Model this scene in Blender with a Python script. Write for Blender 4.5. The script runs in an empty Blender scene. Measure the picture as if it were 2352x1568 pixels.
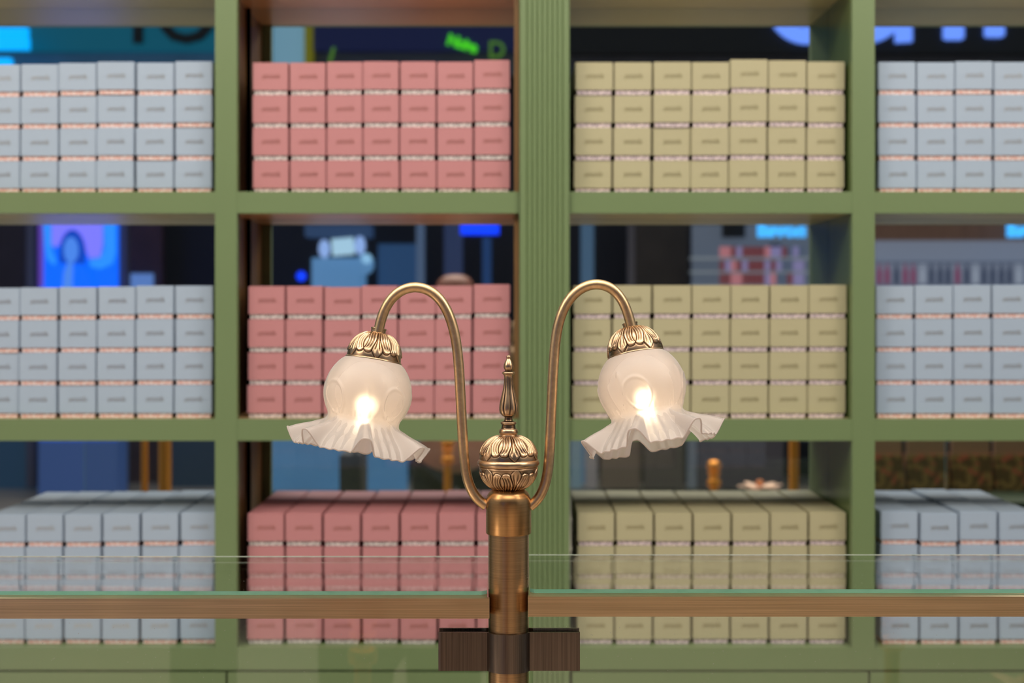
import bpy, bmesh, math, random
from mathutils import Vector, Matrix
random.seed(7)
S = bpy.context.scene
COL = S.collection
PI = math.pi
F = 50 / 36 * 2352            # focal length in image pixels
VX, HY, ZC = 1183, 700, 1.5   # vanishing point, horizon, eye height
FRONT, MIR = 2.55, 2.735      # front plane of the shelving, plane of its mirror backs

# ---------------------------------------------------------------- camera
cd = bpy.data.cameras.new('camera'); cam = bpy.data.objects.new('camera', cd); COL.objects.link(cam)
cam.location = (0, 0, ZC); cam.rotation_euler = (PI/2, 0, 0)
cd.lens = 50; cd.sensor_width = 36; cd.sensor_fit = 'HORIZONTAL'
cd.shift_x = -(VX-1176)/2352; cd.shift_y = -(784-HY)/2352
cd.clip_start = 0.05; cd.clip_end = 60
cd.dof.use_dof = True; cd.dof.focus_distance = 1.325; cd.dof.aperture_fstop = 6.2
S.camera = cam
# ---------------------------------------------------------------- world, lights, exposure
S.view_settings.view_transform = 'Standard'; S.view_settings.look = 'None'
S.view_settings.exposure = 0.05; S.view_settings.gamma = 1; S.view_settings.use_curve_mapping = False
W = bpy.data.worlds.new('world'); S.world = W; W.use_nodes = True
bg = W.node_tree.nodes['Background']; bg.inputs[0].default_value = (0.80, 0.90, 1.0, 1); bg.inputs[1].default_value = 0.34

def area(name, loc, target, sx, sy, power, color):
    l = bpy.data.lights.new(name, 'AREA'); l.shape = 'RECTANGLE'; l.size = sx; l.size_y = sy
    l.energy = power; l.color = color
    o = bpy.data.objects.new(name, l); COL.objects.link(o); o.location = loc
    d = Vector(target) - Vector(loc); o.rotation_euler = d.to_track_quat('-Z', 'Y').to_euler()
    return o
area('ceiling_panel_light', (0.0, 1.0, 2.98), (0, 1.9, 0.9), 3.6, 0.5, 43, (1.0, 0.93, 0.82))
area('ceiling_panel_light', (-2.2, 0.4, 2.9), (-0.6, 2.5, 1.1), 0.8, 0.8, 20, (1.0, 0.83, 0.64))
area('ceiling_panel_light', (2.2, 0.4, 2.9), (0.6, 2.5, 1.1), 0.8, 0.8, 20, (1.0, 0.86, 0.70))
area('low_fill_light', (-1.35, 0.75, 0.45), (-0.7, 2.6, 1.75), 0.40, 0.3, 3, (1.0, 0.84, 0.66))  # unseen fill pair added to lift the shelf undersides and brass from below
area('low_fill_light', (1.42, 0.75, 0.45), (0.7, 2.6, 1.75), 0.40, 0.3, 3, (1.0, 0.84, 0.66))
area('mall_fill_light', (0.0, -2.4, 4.9), (0, -2.2, 0), 6.0, 2.4, 280, (1.0, 0.86, 0.70)).data.spread = 1.7  # unseen light added to brighten the mall floor mirrored in the brass rails
area('ceiling_panel_light', (0.0, 2.0, 3.0), (0, 2.3, 0.0), 3.4, 0.2, 9, (1.0, 0.86, 0.66))

# ---------------------------------------------------------------- helpers
def px(x, y, L):              # a point seen at pixel (x, y) at depth L
    return Vector(((x-VX)/F*L, L, ZC-(y-HY)/F*L))
def mp(x, y, L):              # a point whose mirror image is seen at pixel (x, y), L metres of light path away
    return Vector(((x-VX)/F*L, 2*MIR-L, ZC-(y-HY)/F*L))
def srgb(r, g, b):
    f = lambda c: (c/255/12.92) if c/255 <= 0.04045 else ((c/255+0.055)/1.055)**2.4
    return (f(r), f(g), f(b), 1)
def mat(name, color, rough=0.5, metal=0.0, emit=None, estr=0.0, spec=None, noise=None):
    m = bpy.data.materials.new(name); m.use_nodes = True
    nt = m.node_tree; b = nt.nodes['Principled BSDF']
    b.inputs['Base Color'].default_value = color
    b.inputs['Roughness'].default_value = rough; b.inputs['Metallic'].default_value = metal
    if spec is not None: b.inputs['Specular IOR Level'].default_value = spec
    if emit: b.inputs['Emission Color'].default_value = emit; b.inputs['Emission Strength'].default_value = estr
    if noise:                 # (scale, amount, (sx,sy,sz)) colour variation
        tc = nt.nodes.new('ShaderNodeTexCoord'); mpn = nt.nodes.new('ShaderNodeMapping'); n = nt.nodes.new('ShaderNodeTexNoise')
        mpn.inputs['Scale'].default_value = noise[2]; n.inputs['Scale'].default_value = noise[0]; n.inputs['Detail'].default_value = 5
        nt.links.new(tc.outputs['Object'], mpn.inputs['Vector']); nt.links.new(mpn.outputs[0], n.inputs['Vector'])
        mx = nt.nodes.new('ShaderNodeMixRGB'); mx.blend_type = 'MIX'
        a = noise[1]
        mx.inputs[1].default_value = tuple(c*(1-a) for c in color[:3])+(1,); mx.inputs[2].default_value = tuple(min(1, c*(1+a)) for c in color[:3])+(1,)
        nt.links.new(n.outputs['Fac'], mx.inputs[0]); nt.links.new(mx.outputs[0], b.inputs['Base Color'])
    return m
def glow(name, color, strength):
    return mat(name, (0, 0, 0, 1), 0.6, 0, color, strength)

def link(name, me, m=None, parent=None):
    o = bpy.data.objects.new(name, me); COL.objects.link(o)
    if m is not None and not me.materials: me.materials.append(m)
    if parent: o.parent = parent
    return o
def tag(o, label=None, cat=None, group=None, kind=None):
    if label: o['label'] = label
    if cat: o['category'] = cat
    if group: o['group'] = group
    if kind: o['kind'] = kind
    return o
def thing(name, loc, label, cat, group=None):
    o = bpy.data.objects.new(name, None); COL.objects.link(o); o.location = loc
    o.empty_display_size = 0.05
    return tag(o, label, cat, group)
def finish(bm, name, smooth=False, bevel=0):
    if bevel:
        bmesh.ops.bevel(bm, geom=[e for e in bm.edges if e.calc_face_angle(0) > 0.6], offset=bevel, segments=2, affect='EDGES', profile=0.7)
    bmesh.ops.recalc_face_normals(bm, faces=bm.faces)
    me = bpy.data.meshes.new(name); bm.to_mesh(me); bm.free()
    if smooth:
        for p in me.polygons: p.use_smooth = True
        me.set_sharp_from_angle(angle=0.9)
    return me
def addbox(bm, x0, x1, y0, y1, z0, z1):
    v = [bm.verts.new((x, y, z)) for x in (x0, x1) for y in (y0, y1) for z in (z0, z1)]
    for f in ((0,1,3,2),(4,6,7,5),(0,4,5,1),(2,3,7,6),(0,2,6,4),(1,5,7,3)): bm.faces.new([v[i] for i in f])
    return v
def box(name, x0, x1, y0, y1, z0, z1, m, parent=None, bevel=0.0):
    bm = bmesh.new(); addbox(bm, x0, x1, y0, y1, z0, z1)
    return link(name, finish(bm, name, False, bevel), m, parent)
def prism_z(bm, pts, z0, z1):  # closed outline in XY, extruded in Z
    a = [bm.verts.new((x, y, z0)) for x, y in pts]; b = [bm.verts.new((x, y, z1)) for x, y in pts]
    n = len(pts)
    for i in range(n): bm.faces.new((a[i], a[(i+1) % n], b[(i+1) % n], b[i]))
    bm.faces.new(a); bm.faces.new(list(reversed(b)))
def prism_y(bm, pts, y0, y1):  # closed outline in XZ, extruded in Y
    a = [bm.verts.new((x, y0, z)) for x, z in pts]; b = [bm.verts.new((x, y1, z)) for x, z in pts]
    n = len(pts)
    for i in range(n): bm.faces.new((a[i], a[(i+1) % n], b[(i+1) % n], b[i]))
    bm.faces.new(a); bm.faces.new(list(reversed(b)))
def lathe(profile, n=64, fn=None, attr=False):
    """profile = [(r, z)]; fn(theta, i, r, z) -> (r, z, theta[, patina])"""
    bm = bmesh.new(); lay = bm.verts.layers.float.new('patina') if attr else None
    rings = []
    for i, (r, z) in enumerate(profile):
        ring = []
        for k in range(n):
            th = 2*PI*k/n; rr, zz, tt, pa = r, z, th, 1.0
            if fn:
                q = fn(th, i, r, z); rr, zz, tt = q[:3]
                if len(q) > 3: pa = q[3]
            v = bm.verts.new((rr*math.cos(tt), rr*math.sin(tt), zz))
            if attr: v[lay] = pa
            ring.append(v)
        rings.append(ring)
    for i in range(len(rings)-1):
        for k in range(n):
            bm.faces.new((rings[i][k], rings[i][(k+1) % n], rings[i+1][(k+1) % n], rings[i+1][k]))
    return bm, rings
def caps(bm, rings):
    for r in (rings[0], rings[-1]):
        try: bm.faces.new(r)
        except ValueError: pass
def catmull(pts, sub=8):
    out = []
    P = [Vector(p) for p in pts]
    P = [2*P[0]-P[1]] + P + [2*P[-1]-P[-2]]
    for i in range(1, len(P)-2):
        for k in range(sub):
            t = k/sub
            a, b, c, d = P[i-1:i+3]
            out.append(0.5*((2*b) + (c-a)*t + (2*a-5*b+4*c-d)*t*t + (3*b-a-3*c+d)*t**3))
    out.append(P[-2]); return out
def tube(path, r, n=28):
    for _ in range(60):
        path = [path[0]] + [path[i]*0.5+(path[i-1]+path[i+1])*0.25 for i in range(1, len(path)-1)] + [path[-1]]
    bm = bmesh.new(); rings = []
    up = Vector((0, 1, 0))
    for i, p in enumerate(path):
        d = (path[min(i+1, len(path)-1)]-path[max(i-1, 0)]).normalized()
        u = up; w = d.cross(u).normalized(); u = w.cross(d).normalized()
        rr = r(i/(len(path)-1)) if callable(r) else r
        rings.append([bm.verts.new(p+rr*(math.cos(2*PI*k/n)*u+math.sin(2*PI*k/n)*w)) for k in range(n)])
    for i in range(len(rings)-1):
        for k in range(n): bm.faces.new((rings[i][k], rings[i][(k+1) % n], rings[i+1][(k+1) % n], rings[i+1][k]))
    caps(bm, rings); return bm
def text_mesh(body, size, depth, spacing=1.0, mirror=False, shear=0.0, bold=0.0):
    c = bpy.data.curves.new('lettering', 'FONT'); c.body = body; c.size = size; c.extrude = depth
    c.align_x = 'CENTER'; c.align_y = 'CENTER'; c.space_character = spacing; c.resolution_u = 3; c.shear = shear; c.offset = bold
    o = bpy.data.objects.new('tmp', c)
    COL.objects.link(o); bpy.context.view_layer.update()
    me = bpy.data.meshes.new_from_object(o.evaluated_get(bpy.context.evaluated_depsgraph_get()))
    bpy.data.objects.remove(o); bpy.data.curves.remove(c)
    R = Matrix.Rotation(PI/2, 4, 'X')
    if mirror: R = Matrix.Rotation(PI, 4, 'Z') @ R
    me.transform(R); return me

# ---------------------------------------------------------------- materials
GREEN = mat('green_paint', srgb(108, 127, 86), 0.42, noise=(3, 0.05, (1, 1, 1)))
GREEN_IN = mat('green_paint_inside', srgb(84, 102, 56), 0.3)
BOUNCE_BROWN_IN = mat('green_paint_brown_bounce', srgb(128, 96, 60), 0.32, noise=(6, 0.15, (1, 1, 1)))  # green side walls, with the brown of pink bounce put into the colour
BOUNCE_TAN_IN = mat('green_paint_tan_bounce', srgb(216, 174, 122), 0.28, noise=(5, 0.12, (1, 1, 1)))  # pink bay boards, warm bounced light on their undersides mixed into the colour
GLOW_OLIVE_IN = mat('green_paint_olive_glow', srgb(194, 180, 126), 0.28, noise=(5, 0.12, (1, 1, 1)))  # other bays' boards, base colour lightened for the warm glow underneath
DARKGAP = mat('dark_gap', srgb(20, 26, 18), 0.8)
MIRROR = mat('mirror_silver', (0.74, 0.80, 0.84, 1), 0.015, 1.0)

def brass(name, col, dark, rough, stretch, amt=0.25, attr=False):
    m = bpy.data.materials.new(name); m.use_nodes = True; nt = m.node_tree; N = nt.nodes; Lk = nt.links
    b = N['Principled BSDF']; b.inputs['Metallic'].default_value = 1.0
    tc = N.new('ShaderNodeTexCoord'); mp_ = N.new('ShaderNodeMapping'); mp_.inputs['Scale'].default_value = stretch
    n = N.new('ShaderNodeTexNoise'); n.inputs['Scale'].default_value = 1.0; n.inputs['Detail'].default_value = 6
    Lk.new(tc.outputs['Object'], mp_.inputs['Vector']); Lk.new(mp_.outputs[0], n.inputs['Vector'])
    n2 = N.new('ShaderNodeTexNoise'); n2.inputs['Scale'].default_value = 28; n2.inputs['Detail'].default_value = 4
    Lk.new(tc.outputs['Object'], n2.inputs['Vector'])
    cr = N.new('ShaderNodeMapRange'); cr.inputs[1].default_value = 0.35; cr.inputs[2].default_value = 0.65; cr.inputs[3].default_value = 1-amt; cr.inputs[4].default_value = 1.0
    Lk.new(n.outputs['Fac'], cr.inputs[0])
    mx = N.new('ShaderNodeMixRGB'); mx.inputs[1].default_value = dark; mx.inputs[2].default_value = col
    if attr:
        a = N.new('ShaderNodeAttribute'); a.attribute_name = 'patina'
        mu = N.new('ShaderNodeMath'); mu.operation = 'MULTIPLY'; Lk.new(a.outputs['Fac'], mu.inputs[0]); Lk.new(cr.outputs[0], mu.inputs[1])
        Lk.new(mu.outputs[0], mx.inputs[0])
    else:
        Lk.new(cr.outputs[0], mx.inputs[0])
    Lk.new(mx.outputs[0], b.inputs['Base Color'])
    r = N.new('ShaderNodeMapRange'); r.inputs[3].default_value = rough-0.06; r.inputs[4].default_value = rough+0.10
    Lk.new(n2.outputs['Fac'], r.inputs[0]); Lk.new(r.outputs[0], b.inputs['Roughness'])
    bp = N.new('ShaderNodeBump'); bp.inputs['Strength'].default_value = 0.07; bp.inputs['Distance'].default_value = 0.0004
    Lk.new(n.outputs['Fac'], bp.inputs['Height']); Lk.new(bp.outputs[0], b.inputs['Normal'])
    return m
C_BR, C_DK = srgb(205, 158, 108), srgb(60, 42, 30)
BR_ORN = brass('antique_brass_cast', srgb(210, 176, 142), srgb(56, 42, 34), 0.28, (60, 60, 60), 0.15, True)
BR_ARM = brass('antique_brass_arm', srgb(224, 188, 144), srgb(160, 130, 98), 0.34, (220, 220, 220), 0.3)
BR_POST = brass('antique_brass_post', srgb(196, 156, 112), srgb(104, 80, 60), 0.29, (9, 9, 1100), 0.35)
BR_RAIL = brass('antique_brass_rail', srgb(222, 190, 148), srgb(146, 120, 90), 0.32, (6, 1400, 1400), 0.45)
BR_CLAMP = brass('dark_bronze_clamp', srgb(128, 112, 100), srgb(76, 66, 60), 0.30, (900, 900, 7), 0.5)
BR_DIST = mat('polished_brass', srgb(232, 152, 62), 0.38, 0.85)

def fresnel(nt, ior):          # the same reflectance from either side of a thin sheet
    N, Lk = nt.nodes, nt.links
    ge = N.new('ShaderNodeNewGeometry'); mr = N.new('ShaderNodeMapRange'); mr.inputs[3].default_value = ior; mr.inputs[4].default_value = 1/ior
    Lk.new(ge.outputs['Backfacing'], mr.inputs[0]); fr = N.new('ShaderNodeFresnel'); Lk.new(mr.outputs[0], fr.inputs[0]); return fr
def glass_mat(name, tint, ior=1.5, specks=False):
    m = bpy.data.materials.new(name); m.use_nodes = True; nt = m.node_tree; N = nt.nodes; Lk = nt.links
    N.remove(N['Principled BSDF']); out = N['Material Output']
    t = N.new('ShaderNodeBsdfTransparent'); t.inputs[0].default_value = tint
    g = N.new('ShaderNodeBsdfGlossy'); g.inputs['Roughness'].default_value = 0.01
    fr = fresnel(nt, ior)
    mx = N.new('ShaderNodeMixShader'); Lk.new(fr.outputs[0], mx.inputs[0]); Lk.new(t.outputs[0], mx.inputs[1]); Lk.new(g.outputs[0], mx.inputs[2])
    last = mx
    if specks:                # grains of dust lying on the glass
        tc = N.new('ShaderNodeTexCoord'); v = N.new('ShaderNodeTexVoronoi'); v.inputs['Scale'].default_value = 140; v.inputs['Randomness'].default_value = 1
        Lk.new(tc.outputs['Object'], v.inputs['Vector'])
        c = N.new('ShaderNodeMath'); c.operation = 'LESS_THAN'; c.inputs[1].default_value = 0.055; Lk.new(v.outputs['Distance'], c.inputs[0])
        d = N.new('ShaderNodeBsdfDiffuse'); d.inputs[0].default_value = (0.8, 0.8, 0.75, 1)
        k = N.new('ShaderNodeMath'); k.operation = 'MULTIPLY'; k.inputs[1].default_value = 0.35; Lk.new(c.outputs[0], k.inputs[0])
        mx2 = N.new('ShaderNodeMixShader'); Lk.new(k.outputs[0], mx2.inputs[0]); Lk.new(mx.outputs[0], mx2.inputs[1]); Lk.new(d.outputs[0], mx2.inputs[2]); last = mx2
    Lk.new(last.outputs[0], out.inputs[0]); return m
GLASS = glass_mat('clear_glass', (0.98, 0.99, 0.985, 1), 1.55, True)
GLASS_EDGE = mat('glass_edge', srgb(112, 178, 160), 0.08)
GLASS_EDGE.node_tree.nodes['Principled BSDF'].inputs['Transmission Weight'].default_value = 0.35

def frosted():
    m = bpy.data.materials.new('frosted_glass'); m.use_nodes = True; nt = m.node_tree; N = nt.nodes; Lk = nt.links
    N.remove(N['Principled BSDF']); out = N['Material Output']
    col = (0.74, 0.655, 0.62, 1)
    tl = N.new('ShaderNodeBsdfTranslucent'); tl.inputs[0].default_value = col
    df = N.new('ShaderNodeBsdfDiffuse'); df.inputs[0].default_value = col
    rf = N.new('ShaderNodeBsdfRefraction'); rf.inputs[0].default_value = (1, 0.97, 0.94, 1); rf.inputs['Roughness'].default_value = 0.65; rf.inputs['IOR'].default_value = 1.36
    gl = N.new('ShaderNodeBsdfGlossy'); gl.inputs['Roughness'].default_value = 0.42; gl.inputs[0].default_value = (1, 1, 1, 1)
    a = N.new('ShaderNodeMixShader'); a.inputs[0].default_value = 0.42; Lk.new(tl.outputs[0], a.inputs[1]); Lk.new(df.outputs[0], a.inputs[2])
    b = N.new('ShaderNodeMixShader'); b.inputs[0].default_value = 0.24; Lk.new(a.outputs[0], b.inputs[1]); Lk.new(rf.outputs[0], b.inputs[2])
    fr = fresnel(nt, 1.45)
    c = N.new('ShaderNodeMixShader'); Lk.new(fr.outputs[0], c.inputs[0]); Lk.new(b.outputs[0], c.inputs[1]); Lk.new(gl.outputs[0], c.inputs[2])
    Lk.new(c.outputs[0], out.inputs[0]); return m
FROST = frosted()
BULB = glow('bulb_glow', (1.0, 0.78, 0.50, 1), 14)

# ================================================================= THE SETTING
FLOOR = mat('mall_floor_tiles', srgb(146, 137, 126), 0.4, noise=(2, 0.12, (1, 1, 1)))
tag(box('floor', -9, 9, -8, 3.4, -0.1, 0, FLOOR), kind='structure')
WALLM = mat('dark_storefront_wall', srgb(30, 30, 40), 0.7, noise=(1.6, 0.45, (1, 1, 0.4)))
tag(box('wall_back', -9, 9, -7.2, -7.0, 0, 5.2, WALLM), kind='structure')
SHOPW = mat('shop_wall', srgb(70, 84, 66), 0.7)
tag(box('wall_front', -4, 4, 2.80, 2.9, 0, 3.3, SHOPW), kind='structure')

# ================================================================= SHELVING WALL
shelf = thing('display_shelf', (0, FRONT, 0), 'tall sage green shelving wall with mirror backs, filled with boxes behind the brass lamp', 'shelf')
def X(p, L=FRONT): return (p-VX)/F*L
def Z(p, L=FRONT): return ZC-(p-HY)/F*L
def part(name, bm_or_me, m, label=None):
    o = link(name, bm_or_me, m); o.parent = shelf; o.matrix_parent_inverse = Matrix.Translation((0, -FRONT, 0))
    if label: o['label'] = label
    return o
def pbox(name, x0, x1, y0, y1, z0, z1, m, bevel=0.0, label=None):
    bm = bmesh.new(); addbox(bm, x0, x1, y0, y1, z0, z1); return part(name, finish(bm, name, False, bevel), m, label)
XL, XR = X(-200), X(2690)
ZT, ZB = Z(-95), 0.0
BACK = MIR+0.012
zs = {}                        # shelf boards: top / bottom of their front edges
boards = [(-95, -31), (440, 489.5), (962.5, 1012), (1487, 1538)]
bays = [(-200, 494), (544, 1192), (1309, 1957), (2009, 2690)]
for i, (a, b) in enumerate(boards):
    for j, (x0, x1) in enumerate(bays):
        inner = BOUNCE_TAN_IN if j == 1 else GLOW_OLIVE_IN
        # painted front edge and board behind it
        pbox('shelf_board', X(x0), X(x1), FRONT, FRONT+0.018, Z(b), Z(a), GREEN, 0.0025)
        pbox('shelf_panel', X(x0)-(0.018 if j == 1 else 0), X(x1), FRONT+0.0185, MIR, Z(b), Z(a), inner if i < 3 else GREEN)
# dividers
def vert(x0, x1, pan0, pan1):
    pbox('divider_stile', X(x0), X(x1), FRONT-0.001, FRONT+0.018, Z(1538), ZT, GREEN, 0.003)
    c = (X(pan0)+X(pan1))/2
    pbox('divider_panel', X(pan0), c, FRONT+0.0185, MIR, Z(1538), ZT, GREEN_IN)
    pbox('divider_panel', c, X(pan1), FRONT+0.0185, MIR, Z(1538), ZT, BOUNCE_BROWN_IN if x0 < 1000 else GREEN_IN)
vert(494, 544.5, 494, 521)
vert(1957, 2009, 1957, 2005)
pbox('divider_panel', X(1181), X(1192), FRONT+0.0185, MIR, Z(1538), ZT, BOUNCE_BROWN_IN)
# fluted pillar
pts = []
pxl, pxr, n = X(1193, 2.54), X(1308.5, 2.54), 8
pts += [(pxl, 2.56), (pxl, 2.543), (pxl+0.002, 2.541), (X(1204, 2.54), 2.540)]
w = (X(1298, 2.54)-X(1205, 2.54))/n
for k in range(n):
    a = X(1205, 2.54)+k*w
    pts += [(a+w*0.30, 2.540), (a+w*0.38, 2.5420), (a+w*0.5, 2.5428), (a+w*0.62, 2.5420), (a+w*0.70, 2.540)]
pts += [(pxr-0.002, 2.541), (pxr, 2.543), (pxr, 2.56)]
bm = bmesh.new(); prism_z(bm, pts, 0.0, ZT); part('fluted_pillar', finish(bm, 'fluted_pillar'), GREEN)
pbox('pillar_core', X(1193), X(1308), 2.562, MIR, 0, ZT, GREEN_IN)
# mirrors, one per bay and tier
tiers = [(-31, 440), (489.5, 962.5), (1012, 1487)]
for a, b in tiers:
    for j, (x0, x1) in enumerate(bays):
        e = 0.03
        pbox('mirror_back', X(x0)-e, X(x1)+e, MIR+0.0005, BACK, Z(b)-0.02, Z(a)+0.02, MIRROR)
pbox('back_board', XL, XR, BACK+0.001, 2.79, 0, ZT, GREEN_IN)
# drawer fronts under the shelves
pbox('cabinet_carcass', XL, XR, FRONT+0.02, MIR, 0, Z(1538)-0.001, DARKGAP)
for x0, x1 in ((-200, 518.5), (523.5, 1192), (1314, 1993.5), (1998.5, 2690)):
    pbox('drawer_front', X(x0), X(x1), FRONT-0.002, FRONT+0.018, 0.06, Z(1543), GREEN, 0.002)

# ================================================================= BOXES
BDEP = 0.148
def paper(name, c): return mat(name, c, 0.55, noise=(14, 0.04, (1, 1, 1)))
LID = {'blue': paper('pale_blue_card', srgb(160, 176, 196)), 'pink': paper('pink_card', srgb(184, 124, 127)), 'olive': paper('olive_yellow_card', srgb(174, 167, 134))}
FOIL = {'blue': mat('foil_print_blue', srgb(154, 156, 160), 0.30, 0.4), 'pink': mat('foil_print_pink', srgb(174, 114, 108), 0.30, 0.4), 'olive': mat('foil_print_olive', srgb(156, 147, 112), 0.32, 0.4)}
def tray_mat(name, base, ink):
    m = mat(name, base, 0.6); nt = m.node_tree; N = nt.nodes
    tc = N.new('ShaderNodeTexCoord'); n = N.new('ShaderNodeTexNoise'); n.inputs['Scale'].default_value = 260; n.inputs['Detail'].default_value = 3
    r = N.new('ShaderNodeValToRGB'); r.color_ramp.elements[0].position = 0.42; r.color_ramp.elements[0].color = ink; r.color_ramp.elements[1].position = 0.52; r.color_ramp.elements[1].color = base
    nt.links.new(tc.outputs['Object'], n.inputs['Vector']); nt.links.new(n.outputs['Fac'], r.inputs[0]); nt.links.new(r.outputs[0], N['Principled BSDF'].inputs['Base Color']); return m
TRAY = {'blue': tray_mat('tray_blossom_print', srgb(240, 220, 216), srgb(214, 150, 136)), 'pink': tray_mat('tray_grey_print', srgb(228, 216, 214), srgb(150, 140, 138)), 'olive': tray_mat('tray_lilac_print', srgb(232, 214, 216), srgb(158, 140, 150))}
WORD = text_mesh('persundia', 0.0108, 0.00012, 0.98, shear=0.15, bold=0.00012)
WORD.transform(Matrix.Diagonal((0.78, 1, 1.30, 1))); WORD.materials.append(None)
cache = {}
def box_meshes(col, w, h):
    key = (col, round(w, 4), round(h, 4))
    if key in cache: return cache[key]
    lh = h-0.0085
    bm = bmesh.new(); v = addbox(bm, -w/2, w/2, 0, BDEP, h-lh, h-0.0006)
    # fold-down lid is hollow: remove underside
    bm.faces.ensure_lookup_table()
    for f in list(bm.faces):
        if all(abs(q.co.z-(h-lh)) < 1e-6 for q in f.verts): bm.faces.remove(f)
    bmesh.ops.bevel(bm, geom=[e for e in bm.edges if not e.is_boundary], offset=0.0012, segments=2, affect='EDGES')
    lid = finish(bm, 'lid'); lid.materials.append(LID[col])
    bm = bmesh.new(); addbox(bm, -w/2+0.0032, w/2-0.0032, 0.0030, BDEP-0.0030, 0.0002, h-0.004)
    tray = finish(bm, 'tray'); tray.materials.append(TRAY[col])
    word = WORD.copy(); word.materials.clear(); word.materials.append(FOIL[col])
    cache[key] = (lid, tray, word); return cache[key]
proto = {}
def place(col, w, h, loc, rz, label, group):
    key = (col, w, h)
    if key not in proto:
        t = thing('gift_box', (0, 0, 0), label, 'box', group)
        lid, tray, word = box_meshes(col, w, h)
        l = link('lid', lid, None, t); link('tray', tray, None, t)
        wd = link('lettering', word, None, l); wd.location = (0.001, -0.0002, h*0.5+0.0042)
        proto[key] = t
    else:
        src = proto[key]; t = src.copy(); COL.objects.link(t)
        for ch in src.children:
            c = ch.copy(); COL.objects.link(c); c.parent = t
            for g in ch.children:
                d = g.copy(); COL.objects.link(d); d.parent = c
        t['label'] = label; t['category'] = 'box'; t['group'] = group
    t.location = loc; t.rotation_euler = (0, 0, rz); return t
ORD = ['first', 'second', 'third', 'fourth', 'fifth', 'sixth', 'seventh']
ROWN = ['top row', 'second row', 'third row', 'bottom row']
TIERN = ['top shelf', 'middle shelf', 'lowest shelf']
CNAME = {'blue': 'pale blue', 'pink': 'pink', 'olive': 'olive yellow'}
BAYN = ['far left bay', 'bay left of pillar', 'bay right of pillar', 'far right bay']
# (bay, tier, colour, [left edges in pixels], right edge, [top offsets in px])
stacks = [
 (0, 0, 'blue',  [-40, 48, 136, 223, 313, 402], 489, [148, 147, 145, 142, 143, 141]),
 (1, 0, 'pink',  [580, 666, 750, 834, 919, 1004, 1089], 1172, [143, 144, 142, 141, 141, 142, 138]),
 (2, 0, 'olive', [1321, 1411, 1501, 1589, 1677, 1766, 1855], 1942, [143, 143, 142, 142, 136, 138, 141]),
 (3, 0, 'blue',  [2017, 2106, 2194, 2283], 2371, [142, 143, 141, 142]),
 (0, 1, 'blue',  [-42, 46, 135, 224, 313, 402], 489, [661, 660, 659, 658, 656, 656]),
 (1, 1, 'pink',  [571, 658, 745, 830, 916, 1001, 1088], 1172, [657, 657, 659, 656, 657, 656, 653]),
 (2, 1, 'olive', [1317, 1408, 1500, 1590, 1679, 1769, 1858], 1945, [656, 655, 655, 655, 655, 655, 654]),
 (3, 1, 'blue',  [2012, 2101, 2190, 2280], 2369, [656, 655, 654, 654]),
 (0, 2, 'blue',  [-27, 60, 148, 236, 325, 413], 497, [1181, 1180, 1180, 1179, 1177, 1177]),
 (1, 2, 'pink',  [567, 655, 743, 831, 919, 1007, 1094], 1178, [1178, 1178, 1179, 1178, 1178, 1177, 1178]),
 (2, 2, 'olive', [1326, 1414, 1503, 1592, 1681, 1770, 1859], 1946, [1178, 1177, 1178, 1178, 1178, 1177, 1176]),
 (3, 2, 'blue',  [2023, 2113, 2203, 2294], 2380, [1174, 1178, 1174, 1176]),
]
YB = 2.578
BOT = [Z(440), Z(962.5), Z(1487)]
rnd = random.Random(3)
for bay, tier, col, lefts, right, tops in stacks:
    pitch = (right-lefts[0])/len(lefts)
    wlid = round((pitch-(2.4 if tier < 2 else 4.0))/F*YB, 4)
    nc = len(lefts)
    for c in range(nc):
        xc = (lefts[c]+(pitch-2)/2-VX)/F*YB
        ztop = ZC-(tops[c]-HY)/F*YB
        h = round(((ztop-BOT[tier])/4)/0.0002)*0.0002
        hmesh = round(h, 4)
        for r in range(4):
            z = BOT[tier]+(3-r)*h+0.0003
            drift = -(r*0.6 if bay == 0 else (r*1.2 if (bay, tier) == (1, 1) else (r*0.8 if bay == 2 else 0)))/F*YB
            dx = rnd.uniform(-0.0005, 0.0005)+drift
            dy = rnd.uniform(-0.003, 0.003)
            rz = math.radians(rnd.uniform(-0.35, 0.35))
            place(col, wlid, hmesh, (xc+dx, YB+dy, z), rz,
                  '%s box, %s from left, %s, %s of %s' % (CNAME[col], ORD[c], ROWN[r], TIERN[tier], BAYN[bay]),
                  '%s boxes on the %s, %s' % (CNAME[col], TIERN[tier], BAYN[bay]))

# ================================================================= LAMP POST
PL = 1.345                     # depth of the post axis
K = PL/F                       # metres per pixel at the post
PXC = 1168
pc = px(PXC, HY, PL); pcx = pc.x
lamp = thing('twin_lamp_post', (pcx, PL, 0), 'antique brass lamp post with two curved arms and frosted ruffled glass shades', 'lamp')
def zz(y, L=PL): return ZC-(y-HY)/F*L
def lpart(name, me, m, parent=lamp): return link(name, me, m, parent)
# pole
R0 = 46.5*K
bm, rg = lathe([(R0, 0.0), (R0, zz(1222))], 96); caps(bm, rg)
me = finish(bm, 'pole', True); lpart('pole', me, BR_POST)
# collar sleeve with domed top
prof = [(R0, zz(1224)), (51*K, zz(1224)), (52*K, zz(1222)), (52*K, zz(1153))]
for i in range(11):
    a = i/10*PI/2
    prof.append(((22+30*math.cos(a)**0.9 if a < PI/2 else 22)*K, zz(1152)+32*K*math.sin(a)))
prof.append((0.001, zz(1120)))
bm, rg = lathe(prof, 96); caps(bm, rg); BR_COL = brass('antique_brass_collar', srgb(190, 146, 98), srgb(104, 76, 48), 0.30, (20, 20, 600), 0.22)
lpart('collar', finish(bm, 'collar', True), BR_COL)

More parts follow.
